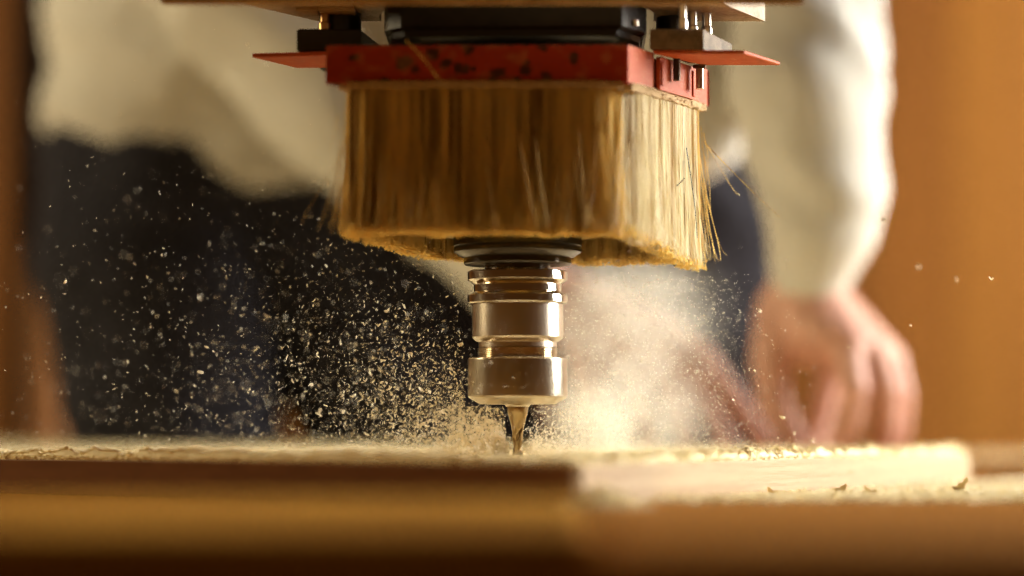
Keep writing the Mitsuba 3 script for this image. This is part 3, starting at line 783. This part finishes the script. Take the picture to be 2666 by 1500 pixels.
n = 500
Xs, Ys = rng.uniform(-.35, .45, n), -.15 - rng.exponential(.05, n)
Ss = np.exp(rng.uniform(np.log(.0003), np.log(.0010), n))
ng = 5000
ca = rng.uniform(0, 2 * np.pi, ng); cr = .028 * np.sqrt(rng.uniform(0, 1, ng))
cx_, cy_ = C[0] + .012 + cr * np.cos(ca), C[1] - .012 + cr * np.sin(ca) * .8
cz_ = ZT + (1 - cr / .028) * .012 * rng.uniform(0, 1, ng) ** .5
obj('sawdust_ledge', cat(lb, flakes(np.c_[cx_, cy_, cz_], np.exp(rng.uniform(np.log(.0006), np.log(.0018), ng))), ledge_scatter(12000, -.155, -.10, .0004, .0018), ledge_scatter(14000, -.10, .25, .0004, .0018), flakes(np.c_[Xs, Ys, ZT + Ss * .3], Ss)), 'bed_dust', False,
    label='pale sawdust lying on the table along the lit side of the board', cat='sawdust', kind='stuff')
# sawdust on the board behind
n = 7000
P = r0[None] + rng.uniform(0, 1.6, n)[:, None] * ex + (rng.uniform(0, 1, n) ** 2 * .29 + .001)[:, None] * ey
hh = meshkit.fbm(np.c_[P * 50, np.zeros(n)], 3, 5) * .007 * rng.uniform(.2, 1, n)
obj('sawdust_back', flakes(np.c_[P, -.0085 + hh], np.exp(rng.uniform(np.log(.0007), np.log(.0022), n))), 'bed_dust', False, label='blurred sawdust on the thin board behind', cat='sawdust', kind='stuff')

# curled shavings on the ledge and on the edge of the board
def shaving(p, L, w, curl, yaw, pitch, roll=.7):
    n = 12
    t = np.linspace(0, 1, n)
    ang = curl * t - curl * .35
    c = np.c_[np.cumsum(np.cos(ang)) * L / n, np.zeros(n), np.cumsum(np.sin(ang)) * L / n]
    ww = w * (1 - .7 * t ** 2) * (1 + .35 * np.sin(t * 17 + L * 900))
    up = np.c_[-np.sin(ang), np.zeros(n), np.cos(ang)] * .00018
    s = np.array([0, 1, 0])
    V = np.concatenate([c + s * ww[:, None] + up, c - s * ww[:, None] + up, c - s * ww[:, None] - up, c + s * ww[:, None] - up])
    F_ = []
    for k in range(n - 1):
        for a_, b_ in ((0, 1), (1, 2), (2, 3), (3, 0)):
            F_.append([a_ * n + k, b_ * n + k, b_ * n + k + 1, a_ * n + k + 1])
    F_ += [[0, n, 2 * n, 3 * n], [n - 1, 4 * n - 1, 3 * n - 1, 2 * n - 1]]
    F_ = np.array(F_); m_ = trimesh.Trimesh(V, np.vstack([F_[:, [0, 1, 2]], F_[:, [0, 2, 3]]]), process=False)
    m_.apply_transform(trimesh.transformations.euler_matrix(roll, pitch, yaw))
    m_.apply_translation(p)
    return m_


for (u, d_, z_, L, yaw, pit, lab) in (
        (2040, 1.535, ZT + .0016, .013, 3.6, -.1, 'curled shaving on the ledge, leftmost below the lit board face'), (2175, 1.55, ZT + .0022, .010, .5, -.3, 'small curled shaving on the ledge, second from the left'),
        (2290, 1.55, ZT + .0014, .012, 2.9, -.2, 'flat shaving on the ledge, third from the left'), (2480, 1.56, ZT + .0028, .014, .2, -.5, 'upright pale shaving on the ledge, nearest the right end')):
    c0 = W(u, 1290, d_)
    obj('wood_shaving', shaving((c0[0], c0[1], z_), L, .0026, 1.7, yaw, pit), 'shaving_wood', True, label=lab, cat='shaving', group='shavings on the ledge')
for (a_, b_, L, yaw, lab) in ((.170, .010, .009, 2.6, 'tilted shaving on top of the board edge, left of two'), (.195, .008, .010, .3, 'flat shaving on top of the board edge, right of two')):
    xy = bp(a_, b_)
    obj('wood_shaving', shaving((xy[0], xy[1], ZB + .0022), L, .0026, 1.6, yaw, -.25), 'shaving_wood', True, label=lab, cat='shaving', group='shavings on the board')

# ------------------------------------------------------------------ flying sawdust
BIT = np.array([TX, TY, ZB + .002])


def spray(n, mean, az0, azs, el0, els, s0, s1, rmax=.4):
    g = rng
    r = g.exponential(mean, n) + .006
    az = g.normal(az0, azs, n); el = np.abs(g.normal(el0, els, n))
    P = BIT[None] + np.c_[r * np.cos(el) * np.cos(az), r * np.cos(el) * np.sin(az), r * np.sin(el)]
    S = np.exp(g.uniform(np.log(s0), np.log(s1), n))
    ok = (r < rmax) & (P[:, 2] > ZB + .001)
    return P[ok], S[ok]


PI = math.pi
parts = [spray(6000, .034, PI, .26, .42, .40, .0004, .0014, .13), spray(2800, .080, PI, .24, .42, .36, .0004, .0013, .22),
         spray(1900, .16, PI, .26, .42, .34, .0003, .0012, .42), spray(2200, .022, 0, .35, .42, .4, .0004, .0011, .06)]
n = 4500
Pf, Sf = spray(n, .06, PI, .22, .44, .4, .0002, .00055, .2)
parts.append((Pf, Sf))
n = 150
P = np.c_[TX + rng.uniform(-.034, .034, n), -.036 - rng.exponential(.006, n), rng.uniform(.02, .085, n) ** 1.0]
P[:, 2] = .02 + (P[:, 2] - .02) * rng.uniform(.2, 1, n)
parts.append((P, np.exp(rng.uniform(np.log(.0002), np.log(.0008), n))))
# the cloud drifting at the left, thinning out with height
n = 1500
P = np.c_[rng.normal(-.13, .085, n), rng.normal(.0, .05, n), np.abs(rng.normal(.035, .055, n))]
parts.append((P, np.exp(rng.uniform(np.log(.00025), np.log(.0012), n))))
n = 420
P = np.c_[rng.uniform(-.31, 0, n), rng.normal(.0, .09, n), rng.uniform(0, .16, n)]
parts.append((P, np.exp(rng.uniform(np.log(.0003), np.log(.0012), n))))
n = 220
P = np.c_[rng.normal(-.12, .085, n), rng.normal(.0, .16, n), np.abs(rng.normal(.04, .06, n))]
parts.append((P, np.exp(rng.uniform(np.log(.0005), np.log(.0016), n))))
# right: fine grains in the plume that is blown back
n = 12000
t = rng.uniform(0, 1, n) ** .8
P = np.c_[.02 + .10 * t + rng.normal(0, .025, n), rng.normal(.010, .022, n), rng.uniform(0, 1, n) ** 1.4 * .115]
parts.append((P, np.exp(rng.uniform(np.log(.00025), np.log(.0008), n))))
n = 200
P = np.c_[rng.uniform(.05, .2, n), rng.normal(.02, .07, n), rng.uniform(0, .13, n)]
parts.append((P, np.exp(rng.uniform(np.log(.0003), np.log(.0011), n))))
n = 260
P, Sx = spray(n, .07, PI, .22, .42, .4, .0014, .0026, .25)
parts.append((P, Sx))
P = np.vstack([x[0] for x in parts]); S = np.concatenate([x[1] for x in parts])
ok = (P[:, 2] > ZB + .0012) & (np.hypot(P[:, 0] - TX, P[:, 1]) > .004)
ok &= ~((np.hypot(P[:, 0] - TX, P[:, 1]) < .0335) & (P[:, 2] > .032))
ok &= ~((np.abs(P[:, 0] - TX) < .0075) & (P[:, 1] < 0.004) & (rng.uniform(0, 1, len(P)) < .85))
obj('sawdust_spray', curls(P[ok], S[ok]), 'thin_flake', False, label='cloud of pale sawdust flakes flying from the bit', cat='sawdust', kind='stuff')
# single chips far out
for (u, v, d, s, lab) in ((2580, 726, 1.555, .0022, 'wood chip in the air, farthest to the right'), (2302, 571, 1.553, .0020, 'wood chip in the air right of the sleeve cuff'), (2370, 848, 1.556, .0013, 'small wood chip in the air right of the hand'),
                          (2040, 1088, 1.55, .0022, 'wood chip in the air before the right hand'), (2069, 1130, 1.56, .0018, 'wood chip low in the air before the right hand'), (2114, 1148, 1.53, .0022, 'wood chip just above the board before the right hand'),
                          (1965, 966, 1.57, .0014, 'wood chip between the two hands'), (1980, 810, 1.60, .0022, 'wood chip before the wrist'), (2210, 905, 1.55, .0012, 'small wood chip before the knuckles'),
                          (2394, 694, 1.66, .0024, 'blurred wood chip before the wall'), (2490, 728, 1.63, .0018, 'blurred small wood chip before the wall'), (170, 732, 1.56, .0022, 'wood chip in the air, farthest to the left'),
                          (985, 845, 1.55, .0024, 'bright wood chip left of the holder body'), (735, 905, 1.56, .0018, 'wood chip left of the thick spray')):
    c0 = W(u, v, d)
    obj('wood_chip', flakes(c0[None] + rng.normal(0, s * .3, (3, 3)), np.array([s, s * .7, s * .5])), 'sawdust', False, label=lab, cat='wood chip', group='single wood chips in the air')

# ------------------------------------------------------------------ fine dust hanging in the air right of the bit
g3 = 40
lo, hi = np.array([.012, .0, .001]), np.array([.205, .23, .142])
zs, ys, xs = np.meshgrid(*[(np.arange(g3) + .5) / g3] * 3, indexing='ij')
X, Y, Z = (lo[k] + (hi[k] - lo[k]) * c for k, c in enumerate((xs, ys, zs)))
dens = np.exp(-((X - .078) / .052) ** 4) * np.exp(-((Y - .12) / .046) ** 2) * (.32 + 1.1 * np.exp(-((X - .060) / .036) ** 2 - (Z / .05) ** 2) + .8 * np.exp(-((X - .084) / .034) ** 2 - ((Z - .09) / .045) ** 2))
dens *= np.clip((meshkit.fbm(np.stack([X, Y, Z], -1) * 34, 4, 4) - .33) * 3.2, .04, 2.2)
for c in (xs, ys, zs):
    dens *= np.clip(np.minimum(c, 1 - c) * 8, 0, 1) if c is not zs else np.clip((1 - c) * 5, 0, 1)
scene['dust_cloud'] = {'type': 'cube', 'to_world': T().translate(((lo + hi) / 2).tolist()).scale(((hi - lo) / 2).tolist()), 'bsdf': {'type': 'null'},
    'interior': {'type': 'heterogeneous', 'albedo': rgb(.985, .965, .91), 'scale': 23.0,
        'sigma_t': {'type': 'gridvolume', 'grid': mi.VolumeGrid(dens[..., None].astype(np.float32)), 'filter_type': 'trilinear',
                    'to_world': T().translate(lo.tolist()).scale((hi - lo).tolist())}}}
labels['dust_cloud'] = {'label': 'pale haze of fine dust drifting right of the bit', 'category': 'dust', 'kind': 'stuff'}
